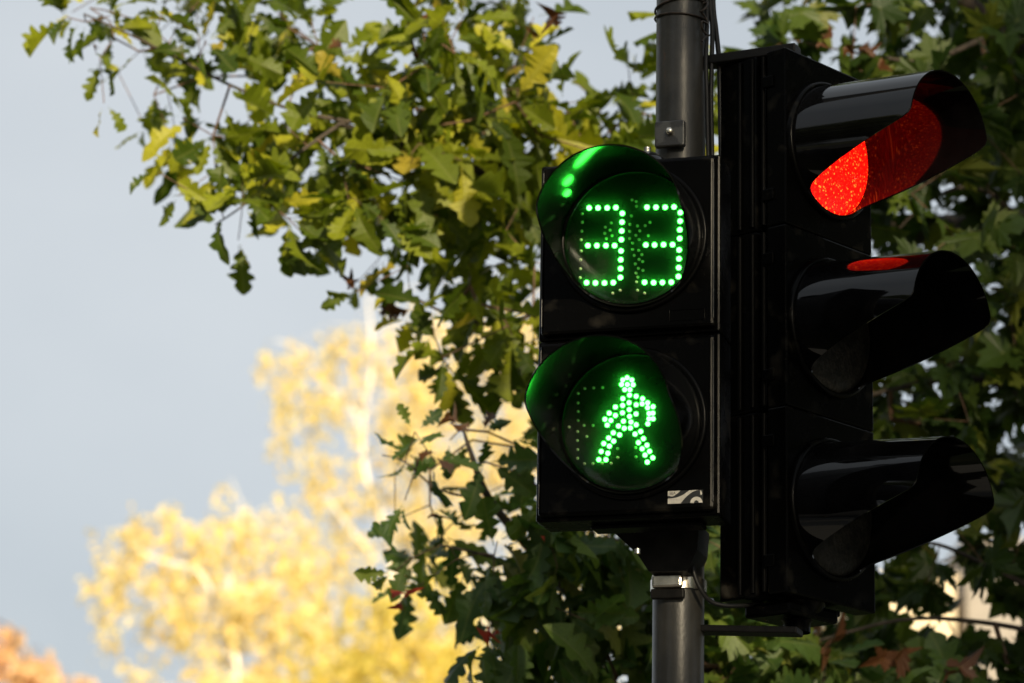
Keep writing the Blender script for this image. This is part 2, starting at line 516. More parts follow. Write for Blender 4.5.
D33 = [(118,110),(173,110),(230,110),(284,108),(324,144),(322,198),(320,253),(318,307),(110,344),(166,344),(222,344),(276,344),(316,377),(314,432),(313,487),(312,542),(102,574),(157,576),(213,576),(268,574),
       (477,106),(533,106),(590,106),(645,104),(684,139),(683,192),(681,246),(680,300),(470,340),(524,340),(580,338),(636,338),(677,371),(676,426),(674,481),(672,536),(462,572),(518,574),(573,573),(628,571)]
D33_OFF_REFL = [(75,147),(75,200),(72,254),(68,308),(68,378),(66,432),(64,488),(62,543),(372,212),(370,256),(370,300),(388,328),(388,368),(398,405),(405,458),(410,515),(412,570),(418,622),(418,222),(432,252),(408,280),
           (428,306),(425,374),(445,400),(428,430),(450,443),(424,485),(452,497),(420,540),(462,640),(264,640),(310,622),(255,203),(218,230),(248,248),(215,268),(260,282),(225,300),(466,220),(495,200),(485,282),(385,60),(410,70),(412,100),(380,160)]  # scattered inner dots include reflections, built as unlit LEDs
MAN = [(386,120),(350,120),(358,92),(385,78),(414,92),(422,122),(402,152),(370,152),(400,186),(441,193),(481,208),(512,234),(546,258),(358,208),(397,233),(441,246),(478,240),(512,264),(357,250),(398,276),(440,303),(356,296),(400,318),
       (312,260),(274,298),(312,312),(247,336),(284,343),(261,372),(545,298),(521,300),(520,333),(546,333),(513,364),(362,348),(409,353),(331,378),(441,370),(367,392),(405,390),(299,420),(338,433),(469,412),(434,428),(270,452),(301,472),
       (486,456),(455,481),(240,487),(275,503),(508,497),(478,519),(224,536),(265,547),(524,535),(496,558),(209,587),(253,587),(544,575),(510,602)]
MAN_OFF = [(122,144),(177,141),(232,139),(81,175),(80,234),(80,287),(80,344),(77,412),(76,468),(78,524),(77,578),(120,612),(172,612),(117,374),(173,374),(25,384),(134,443),(326,518),(327,574),(440,570),(437,512),(286,610),(230,610)]
LED_ON = led_mesh(.0040, .0036, M_LED, 'led')
LED_FIG = led_mesh(.0036, .0034, M_LED, 'led')
SLEN = .198
DROOP = R(7.5)
lens_px = [(633.0, 425.5), (634.5, 241.5)]      # lower, upper lens centres in the photograph
for mi, (lit, off, org, lm) in enumerate([(MAN, MAN_OFF, (565, 365), LED_FIG), (D33, D33_OFF_REFL, (570, 190), LED_ON)]):
    z0 = mi * PED_MH
    lab = 'lower lamp module with green walking figure and white sticker' if mi == 0 else 'upper lamp module with green countdown 33'
    lc = ped_local(*lens_px[mi])
    zc = z0 + PED_MH / 2
    lx = lc.x
    lz = lc.z
    body = MB()
    body.box((0, .0375, zc), (PED_W, .075, PED_MH - .0012), .0035)
    mod = body.build('lamp_module', M_HOUSE, ped, lab)
    door = MB()
    door.box((0, -.006, zc), (PED_W - .012, .014, PED_MH - .012), .005)
    door.build('door', M_HOUSE, mod)
    for sx in (-1, 1):
        MB().tube([(sx * (PED_W / 2 - .0075), -.0125, z0 + .018), (sx * (PED_W / 2 - .0075), -.0125, z0 + PED_MH - .016)], .0014, 8).build('edge_strip', M_STRIP, mod)  # rod added along each edge, rounded to catch a sun glint
    RL = .1035
    T = Matrix.Translation((lx, -.0132, lz))
    MB().lathe([(RL + .009, 0), (RL + .0085, -.005), (RL + .006, -.007), (RL + .002, -.006), (RL - .003, -.0065), (RL - .004, .001)], 72, T).build('lens_rim', M_HOUSE, mod)
    pl = MB(); pl.lathe([(RL - .004, 0), (RL * .8, .0), (0.0005, 0)], 64, T @ Matrix.Translation((0, .0004, 0)))
    pl.build('led_board', M_PLATE, mod)
    cv = MB(); prof = [((RL - .0045) * math.sin(a), -.0052 - .0035 * math.cos(a)) for a in [R(90 - 7.5 * k) for k in range(12)]] + [(.0004, -.0087)]
    cv.lathe(prof, 64, T)
    cv.build('lens_cover', M_COVER, mod)
    vm = visor_mesh(.1045, SLEN, DROOP, cut_from=.15)
    vo = vm.build('visor', M_PVISOR, mod)
    vo.location = (lx, -.0165, lz)
    vo.rotation_euler = (0, 0, R(4.0) if mi else 0)
    for k, (u, v) in enumerate(lit):
        q = ped_local(org[0] + u / S1, org[1] + v / S1, -.0145)
        o = link('led', lm, mod)
        o.location = (q.x, -.0132, q.z)
    om = MB()
    for (u, v) in off:
        q = ped_local(org[0] + u / S1, org[1] + v / S1, -.0145)
        om.lathe([(.0024, 0), (.0022, -.0015), (.0013, -.0028), (.0001, -.0032)], 8, Matrix.Translation((q.x, -.0132, q.z)))
    om.build('unlit_leds', M_LEDOFF, mod, kind='stuff')  # the upper set also holds dots that stand for reflections
    # sticker / blank plate, lower right corner of the door
    if mi == 0:
        c0, c1 = ped_local(670, 506), ped_local(705, 491.8)
        sw, sh = c1.x - c0.x, c1.z - c0.z
        yb = -.0134
        st = MB().box(((c0.x + c1.x) / 2, yb, (c0.z + c1.z) / 2), (sw, .0006, sh)).build('sticker', M_INK, mod, 'small black and cream logo sticker')
        def shape(pts):      # pts in 0..1 of the sticker
            m = MB()
            m.add([(c0.x + sw * u, yb - .0007, c0.z + sh * v) for u, v in pts], [tuple(range(len(pts)))])
            return m
        g = MB()
        g1 = [(0, 1)] + [(0, .62)] + [(.04 + .32 * k / 8, .62 - .06 * math.sin(math.pi * min(1, k / 5)) + .38 * (k / 8) ** 2.6) for k in range(9)]
        g2 = [(0, 0), (.37, 0)] + [(.37 + .52 * k / 8, 1 - (1 - k / 8) ** 1.9) for k in range(1, 9)] + [(.62, 1)] + [(.60 - .60 * k / 10, .42 + .58 * (1 - k / 10) ** 2.6) for k in range(1, 11)]
        g3 = [(.64 + .175 - .175 * math.cos(math.pi * k / 12), .48 * math.sin(math.pi * k / 12)) for k in range(13)] + [(.64 + .175 + .065 * math.cos(math.pi * k / 8), .2 * math.sin(math.pi * k / 8)) for k in range(9)]
        g4 = [(.92, .95), (.95, .95), (.98, .7), (.97, .6), (.93, .6)]
        for gg in (g1, g2, g3, g4):
            g.add([(c0.x + sw * u, yb - .0006, c0.z + sh * v) for u, v in gg], [tuple(range(len(gg)))])
        gm = g.build('sticker_emblem', M_STICK, mod)
        tcv = bpy.data.curves.new('sticker_text', 'FONT'); tcv.body = 'SEA'; tcv.size = sh * .30
        to = bpy.data.objects.new('tmp', tcv); C.objects.link(to)
        bpy.context.view_layer.update()
        tme = bpy.data.meshes.new_from_object(to.evaluated_get(bpy.context.evaluated_depsgraph_get()))
        bpy.data.objects.remove(to)
        tme.materials.clear(); tme.materials.append(M_INK)
        txt = link('sticker_text', tme, mod)
        txt.rotation_euler = (R(90), 0, 0)
        txt.location = (c0.x + sw * .05, yb - .0010, c0.z + sh * .72)
    else:
        c0, c1 = ped_local(671.5, 323.5), ped_local(706.5, 311)
        fr = MB()
        for (a, b) in (((c0.x, c0.z), (c1.x, c0.z)), ((c1.x, c0.z), (c1.x, c1.z)), ((c1.x, c1.z), (c0.x, c1.z)), ((c0.x, c1.z), (c0.x, c0.z))):
            fr.tube([(a[0], -.0133, a[1]), (b[0], -.0133, b[1])], .0006, 6)
        fr.build('plate_outline', M_HOUSE, mod)
PH = 2 * PED_MH
# top and bottom mounting of the pedestrian head
br = MB()
br.box((.02, .05, -.003), (PED_W * .6, .04, .006), .002)
brk = br.build('base_tray', M_HOUSE, ped)
pole_l = PMi @ Vector((px0, POLE_Y, pc.z))
q1 = ped_local(668, 574, pole_l.y - .05)
f = MB()
out_ = [ped_local(x, y, pole_l.y - .05) for x, y in ((608, 527), (702, 527), (700, 552), (690, 574), (652, 574), (640, 556))]
f.add([(p.x, p.y + d_, p.z) for d_ in (-.02, .05) for p in out_], [(5, 4, 3, 2, 1, 0), (6, 7, 8, 9, 10, 11)] + [(k, (k + 1) % 6, 6 + (k + 1) % 6, 6 + k) for k in range(6)])
hb = f.build('lower_bracket', M_IRON, ped)
zband = (PMi @ Vector((px0, POLE_Y - PR, zp(587)))).z
bd = MB()
n = 40
vs, fs = [], []
for k in range(n + 1):
    a = 2 * math.pi * k / n
    for zz in (-.0085, .0085):
        vs.append((pole_l.x + (PR + .0035) * math.cos(a), pole_l.y + (PR + .0035) * math.sin(a), zband + zz))
for k in range(n):
    fs.append((2 * k, 2 * k + 2, 2 * k + 3, 2 * k + 1))
bd.add(vs, fs, True)
bd.build('steel_band', M_BAND, ped, 'shiny steel strap round the pole below the heads')
bu = ped_local(667, 587, pole_l.y - PR - .012)
MB().box((bu.x, pole_l.y - PR - .010, zband), (.046, .012, .021), .004).build('band_buckle', M_BAND, ped)
MB().box((bu.x, pole_l.y - PR - .007, zband - .0185), (.05, .010, .015), .002).build('band_shoe', M_IRON, ped)
for (bx, by, dd) in ((637.5, 549, .02),):
    q = ped_local(bx, by, .035)
    MB().tube([q, (q.x, q.y, q.z - .007)], .0052, 6).build('bolt', M_BAND, ped)
# upper bracket with its nut and stop plate
cap = MB()
q = ped_local(646, 150, .05)
cap.lathe([(.034, 0), (.030, -.008), (.014, -.020), (.0001, -.021)], 24, Matrix.Translation((q.x + .002, .05, PH + .004)) @ Matrix.Rotation(R(-90), 4, 'X'))
cap.build('vent_cap', M_VISOR, ped)
MB().tube([(q.x + .002, .05, PH + .022), (q.x + .002, .05, PH + .034)], .006, 6).build('bolt', M_BAND, ped)
q0, q1 = ped_local(655, 148, pole_l.y - PR - .012), ped_local(685, 120, pole_l.y - PR - .012)
pmid = ((q0.x + q1.x) / 2, pole_l.y - PR - .010, (q0.z + q1.z) / 2)
M_CLAMP = plain('worn_bracket_plate', (.018, .017, .016), .4, col2=(.05, .05, .046), lo=.46, hi=.52, scale=45, bump=.2)
clampm = MB().box(pmid, (q1.x - q0.x, .012, q1.z - q0.z), .0025).build('clamp_plate', M_CLAMP, ped)
MB().lathe([(.0001, -.008), (.005, -.008), (.006, -.006), (.006, 0)], 6, Matrix.Translation((pmid[0] + .001, pmid[1] - .006, pmid[2] + .002))).build('bolt', M_BAND, clampm)
MB().box((pole_l.x, pole_l.y - PR - .004, PH + .004), (.07, .05, .014), .003).build('upper_bracket', M_IRON, ped)

# vehicle signal
VEH_A = R(48)
VW, VMH, VD = .218, .279, .100
corner = at(787.5, 592, 4.70)
VX = Vector((math.cos(VEH_A), math.sin(VEH_A), 0)); VYv = Vector((-math.sin(VEH_A), math.cos(VEH_A), 0))
vo_ = corner + VX * VW / 2
veh = thing('vehicle_signal', 'black three-lamp vehicle signal turned right with its top red lamp lit', 'traffic light', vo_, VEH_A)
VM = Matrix.Translation(vo_) @ Matrix.Rotation(VEH_A, 4, 'Z'); VMi = VM.inverted()
VLEN = .222
labs = ['bottom lamp module, unlit', 'middle lamp module, unlit', 'top lamp module with lit red lens']
for mi in range(3):
    z0 = mi * VMH; zc = z0 + VMH / 2
    b = MB()
    b.box((0, .045 + VD / 2, zc), (VW - .012, VD - .03, VMH - .0008), .003)
    mod = b.build('lamp_module', M_HOUSE, veh, labs[mi])
    d = MB()
    d.box((0, .018, zc), (VW, .036, VMH - .0008), .0025)
    d.build('door', M_HOUSE, mod)
    MB().tube([(-VW / 2 + .0025, .0015, z0 + .012), (-VW / 2 + .0025, .0015, z0 + VMH - .012)], .0014, 8).build('edge_strip', M_STRIP, mod)  # rod added on the front corner to catch a thin line of sun
    for yy in (.045, .066, .090):
        MB().tube([(-VW / 2 + .004, yy, z0 + .006), (-VW / 2 + .004, yy, z0 + VMH - .006)], .0035, 8).build('rib', M_MATTE, mod)
    for zz in (z0 + .05, z0 + VMH - .05):
        MB().box((-VW / 2 - .0012, .032, zz), (.004, .02, .018), .0012).build('hinge', M_HOUSE, mod)
    RL = .0985
    T = Matrix.Translation((0, -.0005, zc))
    MB().lathe([(RL + .009, .002), (RL + .009, -.006), (RL + .007, -.009), (RL + .0032, -.009)], 64, T).build('lens_rim', M_HOUSE, mod)
    le = MB()
    le.lathe([((RL + .0006) * math.sin(a), .0005 - .0145 * math.cos(a)) for a in [R(90 - 7.5 * k) for k in range(12)]] + [(.0004, -.014)], 64, T)
    le.build('lens', M_RED if mi == 2 else M_DARKLENS, mod, 'lit red lens' if mi == 2 else None)
    v = visor_mesh(.1015, VLEN, R(5.8), cut_from=.12)
    vv = v.build('visor', M_VISOR, mod)
    vv.location = (0, .001, zc)
VH = 3 * VMH
M_ARM = plain('mounting_arm_paint', (.006, .0055, .005), .5, spec=.15, var=.5, scale=40, bump=.2)
def arm(name, p0, p1, w, h):
    p0, p1 = VMi @ p0, VMi @ p1
    dd = p1 - p0
    a = math.atan2(dd.y, dd.x)
    m = MB()
    m.box((0, 0, 0), (dd.length, w, h), .002, Matrix.Translation((p0 + p1) / 2) @ Matrix.Rotation(a, 4, 'Z') @ Matrix.Rotation(-math.asin(dd.z / dd.length), 4, 'Y'))
    return m.build(name, M_ARM, veh)
a0 = Vector((px0 + PR * .9, POLE_Y, zp(65))); 
arm('mounting_arm', at(706, 63, POLE_Y), at(798, 50, POLE_Y - .06), .03, .015)
arm('mounting_arm', at(700, 630, POLE_Y), at(800, 632, POLE_Y - .05), .04, .010)
MB().lathe([(.0001, .03), (.045, .03), (.045, .012), (.036, -.004), (.02, -.02), (.02, -.034)], 24, Matrix.Translation((-.02, .05, -.008)) @ Matrix.Rotation(R(90), 4, 'X')).build('pivot', M_HOUSE, veh)
MB().box((-.02, .06, -.014), (.12, .085, .02), .005).build('base_tray', M_HOUSE, veh)
MB().box((-.04, .055, VH + .006), (.05, .06, .014), .004).build('top_pivot', M_HOUSE, veh)

# ------------------------------------------------------------------ leaves
OAK_HALF = [(0, .010), (.13, .012), (.24, .15), (.31, .14), (.345, .08), (.43, .25), (.50, .23), (.535, .13), (.63, .33), (.71, .30), (.745, .18), (.85, .26), (.93, .16), (1, .03)]
def oak_leaf_geo(fold, curl, twist, wav, seed):
    r = random.Random(seed)
    vs, fs, rib = [], [], []
    hl = [(t, .8 * w * r.uniform(.8, 1.2)) for t, w in OAK_HALF]
    hr = [(t, .8 * w * r.uniform(.8, 1.2)) for t, w in OAK_HALF]
    nseg = len(OAK_HALF)
    def place(t, x):
        z = abs(x) * fold - curl * t * t + wav * math.sin(t * 9 + seed) * abs(x)
        a = twist * t
        return (x * math.cos(a) - z * math.sin(a) * .3, t, z + x * math.sin(a))
    for i in range(nseg):
        t = OAK_HALF[i][0]
        vs.append(place(t, 0)); rib.append(0)
        vs.append(place(min(1.02, hl[i][0]), -hl[i][1])); rib.append(hl[i][1] / .36)
        vs.append(place(min(1.02, hr[i][0]), hr[i][1])); rib.append(hr[i][1] / .36)
    for i in range(nseg - 1):
        a, b = 3 * i, 3 * i + 3
        fs.append((a, b, b + 1, a + 1))
        fs.append((a, a + 2, b + 2, b))
    return vs, fs, rib
MAPLE = [(0, 0), (.07, -.04), (.30, -.06), (.24, .04), (.46, .10), (.36, .20), (.62, .34), (.54, .40), (.66, .56), (.48, .50), (.42, .58), (.30, .42), (.22, .50), (.28, .72), (.18, .70), (.0, 1.0)]
def maple_leaf_geo(fold, curl, seed):
    r = random.Random(seed)
    vs, fs, rib = [(0, -.28, .02), (.012, -.28, .02)], [], [0, 0]
    def place(x, y):
        return (x * .95, y, abs(x) * fold - curl * (y * y + x * x * .6) + .04 * math.sin(x * 7 + seed))
    c = len(vs); vs.append(place(0, .22)); rib.append(0)
    right = [(x * r.uniform(.88, 1.1), y * r.uniform(.92, 1.06)) for x, y in MAPLE]
    left = [(-x * r.uniform(.88, 1.1), y * r.uniform(.92, 1.06)) for x, y in MAPLE]
    ring_ = right + left[::-1][1:-1]
    o = len(vs)
    for x, y in ring_:
        vs.append(place(x, y)); rib.append(min(1, math.hypot(x, y - .2) * 1.2))
    n = len(ring_)
    for k in range(n):
        fs.append((c, o + k, o + (k + 1) % n))
    fs.append((0, 1, o))
    return vs, fs, rib
oak_geos = [oak_leaf_geo(*a) for a in [(.25, .10, .2, .1, 1), (.55, .25, -.3, .15, 2), (-.15, .05, .5, .2, 3), (.9, .35, .3, .1, 4), (.1, -.15, -.5, .25, 5), (.35, .5, .6, .15, 6), (.2, .02, 0, .1, 7), (.65, .1, -.7, .2, 8), (.4, -.3, .4, .35, 9), (-.35, .3, -.4, .3, 10), (.75, .55, .9, .3, 31), (.15, .2, -1.0, .35, 32), (1.1, .15, .2, .3, 33), (.3, .7, -.2, .25, 34)]]
maple_geos = [maple_leaf_geo(*a) for a in [(.1, .1, 1), (.35, .25, 2), (-.1, .05, 3), (.5, .4, 4), (.2, -.1, 5), (.05, .5, 6)]]
dry_geos = [maple_leaf_geo(*a) for a in [(1.2, .9, 11), (1.6, .4, 12), (.8, 1.2, 13)]]
curl_geos = [oak_leaf_geo(*a) for a in [(1.6, .9, 1.4, .3, 21), (1.3, 1.2, -1.6, .3, 22), (1.8, .5, 2.2, .3, 23)]]
def leaf_data(name, geos, mat):
    out = []
    for vs, fs, rib in geos:
        me = bpy.data.meshes.new(name)
        me.from_pydata(vs, [], fs)
        a = me.attributes.new('rib', 'FLOAT', 'POINT')
        a.data.foreach_set('value', rib)
        me.materials.append(mat)
        out.append(me)
    return out

def rand_unit(r):
    while True:
        v = Vector((r.uniform(-1, 1), r.uniform(-1, 1), r.uniform(-1, 1)))
        if .05 < v.length < 1:
            return v.normalized()

def grow(roots, ends, r, jit=.03, step=.16):
    """join every end to the nearest grown node (nodes, parents)"""
    P = [Vector(p) for p, _ in roots]; par = [q for _, q in roots]
    arr = np.array([tuple(p) for p in P])
    ends = list(ends)
    E = np.array([tuple(e) for e in ends])
    d = np.full(len(ends), 1e9); who = np.zeros(len(ends), int)
    def upd(i0):
        nonlocal d, who
        for i in range(i0, len(P)):
            dd = np.linalg.norm(E - np.array(tuple(P[i])), axis=1)
            m = dd < d
            d[m] = dd[m]; who[m] = i
    upd(0)
    done = np.zeros(len(ends), bool)
    tips = [None] * len(ends)
    for _ in range(len(ends)):
        k = int(np.argmin(np.where(done, 1e9, d)))
        done[k] = True
        a = P[who[k]]; b = ends[k]; p = int(who[k])
        n = max(1, int((b - a).length / step))
        i0 = len(P)
        for s in range(1, n + 1):
            q = a.lerp(b, s / n)
            if s < n:
                q = q + rand_unit(r) * jit * (b - a).length * .8
                q.z += .03 * math.sin(math.pi * s / n) * (b - a).length
            P.append(q); par.append(p); p = len(P) - 1
        tips[k] = p
        upd(i0)
    return P, par, tips

def twig_mesh(P, par, first, r0=.0011, rmax=.03, pw=.5):
    cnt = [0] * len(P); kids = [0] * len(P)
    for i in range(len(P)):
        if par[i] >= 0: kids[par[i]] += 1
    cnt = [1 if k == 0 else 0 for k in kids]
    for i in range(len(P) - 1, -1, -1):
        if par[i] >= 0: cnt[par[i]] += cnt[i]
    mb = MB()
    rad = [min(rmax, r0 * max(1, c) ** pw) for c in cnt]
    for i in range(len(P)):
        j = par[i]
        if j < 0 or i < first: continue
        mb.tube([P[j], P[i]], [min(rad[j], rad[i] * 1.35), rad[i]], 5 if rad[i] < .006 else 7, caps=False)
    return mb, rad

def frame_from(y, zref):
    y = y.normalized()
    x = y.cross(zref)
    if x.length < 1e-4: x = y.orthogonal()
    x.normalize()
    z = x.cross(y)
    M = Matrix((x, y, z)).transposed()
    return M

def leafy_tree(name, label, cells, depth, trunk, limbs, geos, mats, r, size=(.075, .125), per=5, extra=None, leafname='leaf', spec_dry=(), group=None):
    """cells: list of (px, py, weight) twig ends spread through a real depth range"""
    root = thing(name, label, 'tree', trunk[0], 0, group)
    base = Vector(trunk[0])
    tr = MB()
    tp = spline(trunk, 8)
    tr.tube([p - base for p in tp], [trunk_r(k / (len(tp) - 1), trunk_r.r0, trunk_r.r1) for k in range(len(tp))], 14)
    tr.build('trunk', M_BARK, root)
    roots = []
    lm = MB()
    for pts, ra, rb in limbs:
        sp = spline(pts, 6)
        lm.tube([p - base for p in sp], [ra + (rb - ra) * (k / (len(sp) - 1)) ** .7 for k in range(len(sp))], 9)
        for k, p in enumerate(sp):
            roots.append((p, len(roots) - 1 if k else -1))
    lm.build('limbs', M_BARK, root)
    ends = []
    for px, py, w in cells:
        Y = depth(px, py, r)
        ends.append(at(px, py, Y))
    P, par, tips = grow(roots, ends, r)
    tw, rad = twig_mesh(P, par, len(roots))
    tw.v = [tuple(Vector(v) - base) for v in tw.v]
    tw.build('twigs', M_TWIG, root, kind='stuff')
    leaves = []
    for k, e in enumerate(ends):
        i = tips[k]
        z0 = Vector((0, -.45, .8)) + rand_unit(r) * .95
        dirv = (P[i] - P[par[i]]).normalized()
        m = max(2, int(round(per * r.uniform(.6, 1.4) * cells[k][2])))
        for q in range(m):
            back = 0 if q < m * .55 else r.uniform(0, .9)
            pos = P[i].lerp(P[par[i]], back * min(1, .14 / max(.02, (P[i] - P[par[i]]).length)))
            side = rand_unit(r); side = (side - dirv * side.dot(dirv))
            y = (dirv * r.uniform(.1, .9) + side.normalized() * r.uniform(.5, 1.0) + Vector((0, 0, -.32))).normalized()
            zr = (z0 + rand_unit(r) * .55).normalized()
            leaves.append((pos + y * .012, y, zr, r.uniform(*size) * (.8 if q >= m * .55 else 1) * (.45 + .55 * min(1, cells[k][2])), r.randrange(len(geos)), 0))
    for e in (extra or []):
        leaves.append(e)
    return root, base, leaves

def emit_leaves(root, base, leaves, geos, mat, dry_g, dry_m, r, limit=300, leafname='leaf', blockers=()):
    datas = leaf_data(leafname, geos, mat)
    ddatas = leaf_data('withered_leaf', dry_g, dry_m)
    scored = []
    for k, (pos, y, zr, s, g, dry) in enumerate(leaves):
        x, yy, d = project(pos + y * s * .5)
        M = frame_from(y, zr)
        vis = 0
        if 2 < x < 1022 and 2 < yy < 681 and not any(a < x < c and b < yy < dd for a, b, c, dd in blockers):
            view = (CAM - pos).normalized()
            vis = s / d * (.25 + abs((M @ Vector((0, 0, 1))).dot(view))) * (1.4 if dry else 1) / (1 + max(0, d - 5.9) * .8)
        scored.append((vis, k))
    scored.sort(reverse=True)
    keep = set(k for v, k in scored[:limit] if v > 0)
    mb = MB(); rib = []
    for k, (pos, y, zr, s, g, dry) in enumerate(leaves):
        M = frame_from(y, zr)
        if k in keep or dry:
            me = ddatas[g % len(ddatas)] if dry else datas[g]
            o = link('withered_leaf' if dry else leafname, me, root)
            o.matrix_local = Matrix.Translation(pos - base) @ M.to_4x4() @ Matrix.Diagonal((s, s, s, 1))
        else:
            vs, fs, rb = geos[g]
            mb.add(vs, fs, False, Matrix.Translation(pos - base) @ M.to_4x4() @ Matrix.Diagonal((s, s, s, 1)))
            rib += rb
    o = mb.build('foliage', mat, root, kind='stuff')
    a = o.data.attributes.new('rib', 'FLOAT', 'POINT')
    a.data.foreach_set('value', rib)

def trunk_r(u, r0, r1):
    return r0 + (r1 - r0) * u
# coverage of leaves in the photograph, one character for 32 x 32 pixels
# a = oak (upper), b = lower oak, digits elsewhere: coverage
MAP_A = [
    "  23346786204876210006          ",
    "   2355678511788732115          ",
    "    34556888888885354665        ",
    "   1256788889999999777765       ",
    "    1577888889999998888876      ",
    "    02788888999999999999886     ",
    "      577888888899999999999     ",
    "      0331025678899999999       ",
    "           2567888888888        ",
    "           34577776668          ",
    "           13467677888          ",
    "            1356777888          ",
    "             1 24466            ",
]
MAP_B = [
    "             11                 ",
    "            122334688           ",
    "            13344577888         ",
    "            24578888888         ",
    "            3368999999998       ",
    "            214799999999        ",
    "            1 157899999987      ",
    "               3799999998877    ",
    "                48999999887766  ",
    "                48888888877666  ",
]
MAP_C = [
    "                        356789999999",
    "                       2456789999999",
    "                      33456899999999",
    "                       3 66889999999",
    "                        567888899999",
    "                       5667777898899",
    "                       6676667777888",
    "                       6666666777888",
    "                       6667777788888",
    "                       6667777888888",
    "                       6667788888888",
    "                       6667777788888",
    "                       5666787877788",
    "                       5553667777777",
    "                       6656667777777",
    "                       6666667767777",
    "                       6666666777777",
    "                       7776654456777",
    "                       7777655456777",
    "                      77776654455677",
    "                      78877887677777",
    "                      78888888778877",
]
def cells_from(mp_, row0, r, k=1.0):
    out = []
    for j, row in enumerate(mp_):
        for i, ch in enumerate(row):
            if ch == ' ': continue
            v = (int(ch) / 9.0)
            n = v ** 1.25 * 1.5 * k
            c = int(n) + (1 if r.random() < n - int(n) else 0)
            for _ in range(c):
                out.append(((i + r.random()) * 32, (j + row0 + r.random()) * 32, .55 + .45 * v))
    return out
def pad(x0, x1, y0, y1, n, r):
    return [(r.uniform(x0, x1), r.uniform(y0, y1), .9) for _ in range(n)]
BLOCK = [(545, 150, 880, 520), (650, 0, 715, 683), (715, 55, 875, 605)]

r = random.Random(11)
topA = [c for c in pad(150, 760, -330, -10, 170, r) + pad(560, 1150, -420, -20, 120, r) if not (c[1] > -110 and (325 < c[0] < 415 or 495 < c[0] < 800))]
tipA = [(x + 6, y, .15) for x, y in [(66, 12), (80, 22), (98, 10), (108, 38), (124, 18), (134, 52), (150, 32), (158, 72), (112, 72), (98, 103), (148, 95), (170, 28), (190, 12), (140, 128), (200, 45), (104, 16), (84, 8), (180, 58), (152, 172), (165, 140), (172, 196), (352, 282), (350, 292)]]
cellsA = cells_from(MAP_A, 0, r) + topA + tipA
def depthA(px, py, r):
    return 6.15 + .25 * r.random() + .75 * r.random() ** 2 + max(0, px - 450) * .0009 + max(0, -py) * .001
LA = lambda x, y, Y: at(x, y, Y)
limbsA = [([Vector((3.3, 8.6, 3.2)), LA(1150, 260, 8.0), LA(900, 230, 7.4), LA(700, 205, 7.0), LA(545, 186, 6.7), LA(440, 158, 6.5), LA(340, 124, 6.35)], .06, .0055),
          ([LA(440, 158, 6.5), LA(390, 130, 6.45), LA(300, 112, 6.4), LA(230, 85, 6.35), LA(165, 52, 6.35), LA(120, 30, 6.3), LA(84, 14, 6.3)], .0055, .0018),
          ([LA(700, 205, 7.0), LA(600, 260, 6.8), LA(520, 320, 6.6), LA(460, 318, 6.5), LA(410, 295, 6.45)], .011, .0022),
          ([Vector((3.3, 8.6, 4.2)), LA(1080, -260, 7.8), LA(850, -250, 7.3), LA(600, -220, 7.1), LA(420, -200, 6.9), LA(250, -120, 6.6)], .05, .003),
          ([LA(340, 124, 6.35), LA(290, 160, 6.3), LA(250, 200, 6.3), LA(215, 225, 6.3)], .0045, .0015)]
trunk_r.r0, trunk_r.r1 = .22, .07
# withered, curled leaves at sprig tips
def dry_at(px, py, Y, s, r, g=None):
    y = (rand_unit(r) + Vector((0, 0, -.3))).normalized()
    return (at(px, py, Y), y, rand_unit(r), s, r.randrange(3) if g is None else g, 1)
dryA = [dry_at(x, y, 6.3, s, r) for x, y, s in [(545, 22, .06), (556, 30, .065), (540, 35, .04), (96, 45, .035), (356, 288, .04), (360, 278, .04), (412, 310, .06), (395, 322, .035), (385, 305, .035), (405, 20, .05), (414, 38, .05), (326, 50, .05)]]
treeA = leafy_tree('oak_tree', 'green oak whose sunlit branch spreads left across the sky above the birches', cellsA, depthA,
                   [Vector((3.3, 8.6, 0)), Vector((3.25, 8.55, 1.5)), Vector((3.35, 8.6, 3.4)), Vector((3.3, 8.7, 5.5)), Vector((3.4, 8.8, 8))], limbsA, oak_geos, M_OAK, r, size=(.082, .140), per=7.5, extra=dryA)
emit_leaves(*treeA, oak_geos, M_OAK, curl_geos, M_DRY, r, 300, 'leaf', BLOCK)

r = random.Random(23)
cellsB = cells_from(MAP_B, 13, r) + [(x + 10, y, .2) for x, y in [(385, 470), (400, 455), (420, 470), (395, 500), (385, 520), (440, 440), (420, 505), (398, 560), (385, 572), (410, 585), (445, 560), (515, 455), (500, 470), (525, 470), (535, 490), (398, 596), (487, 622), (405, 432), (462, 440), (478, 432)]] + pad(430, 1000, 690, 960, 190, r)
def depthB(px, py, r):
    return 5.9 + .25 * r.random() + .8 * r.random() ** 1.6 + max(0, px - 560) * .001
limbsB = [([Vector((1.2, 7.2, .9)), LA(820, 900, 6.9), LA(700, 760, 6.7), LA(610, 640, 6.5), LA(540, 560, 6.3), LA(490, 500, 6.15), LA(470, 450, 6.1), LA(462, 424, 6.1)], .03, .0018),
          ([LA(610, 640, 6.5), LA(560, 590, 6.3), LA(500, 560, 6.2), LA(440, 545, 6.1)], .007, .002),
          ([LA(490, 500, 6.15), LA(440, 490, 6.1), LA(405, 462, 6.1), LA(382, 455, 6.1)], .003, .0012),
          ([LA(700, 760, 6.7), LA(690, 640, 6.8), LA(720, 600, 6.8)], .008, .003)]
dryB = [dry_at(x, y, 6.1, s, r) for x, y, s in [(456, 421, .035), (448, 425, .03), (470, 421, .035), (484, 430, .045), (436, 453, .045), (458, 460, .04), (426, 520, .03)]]
trunk_r.r0, trunk_r.r1 = .07, .02
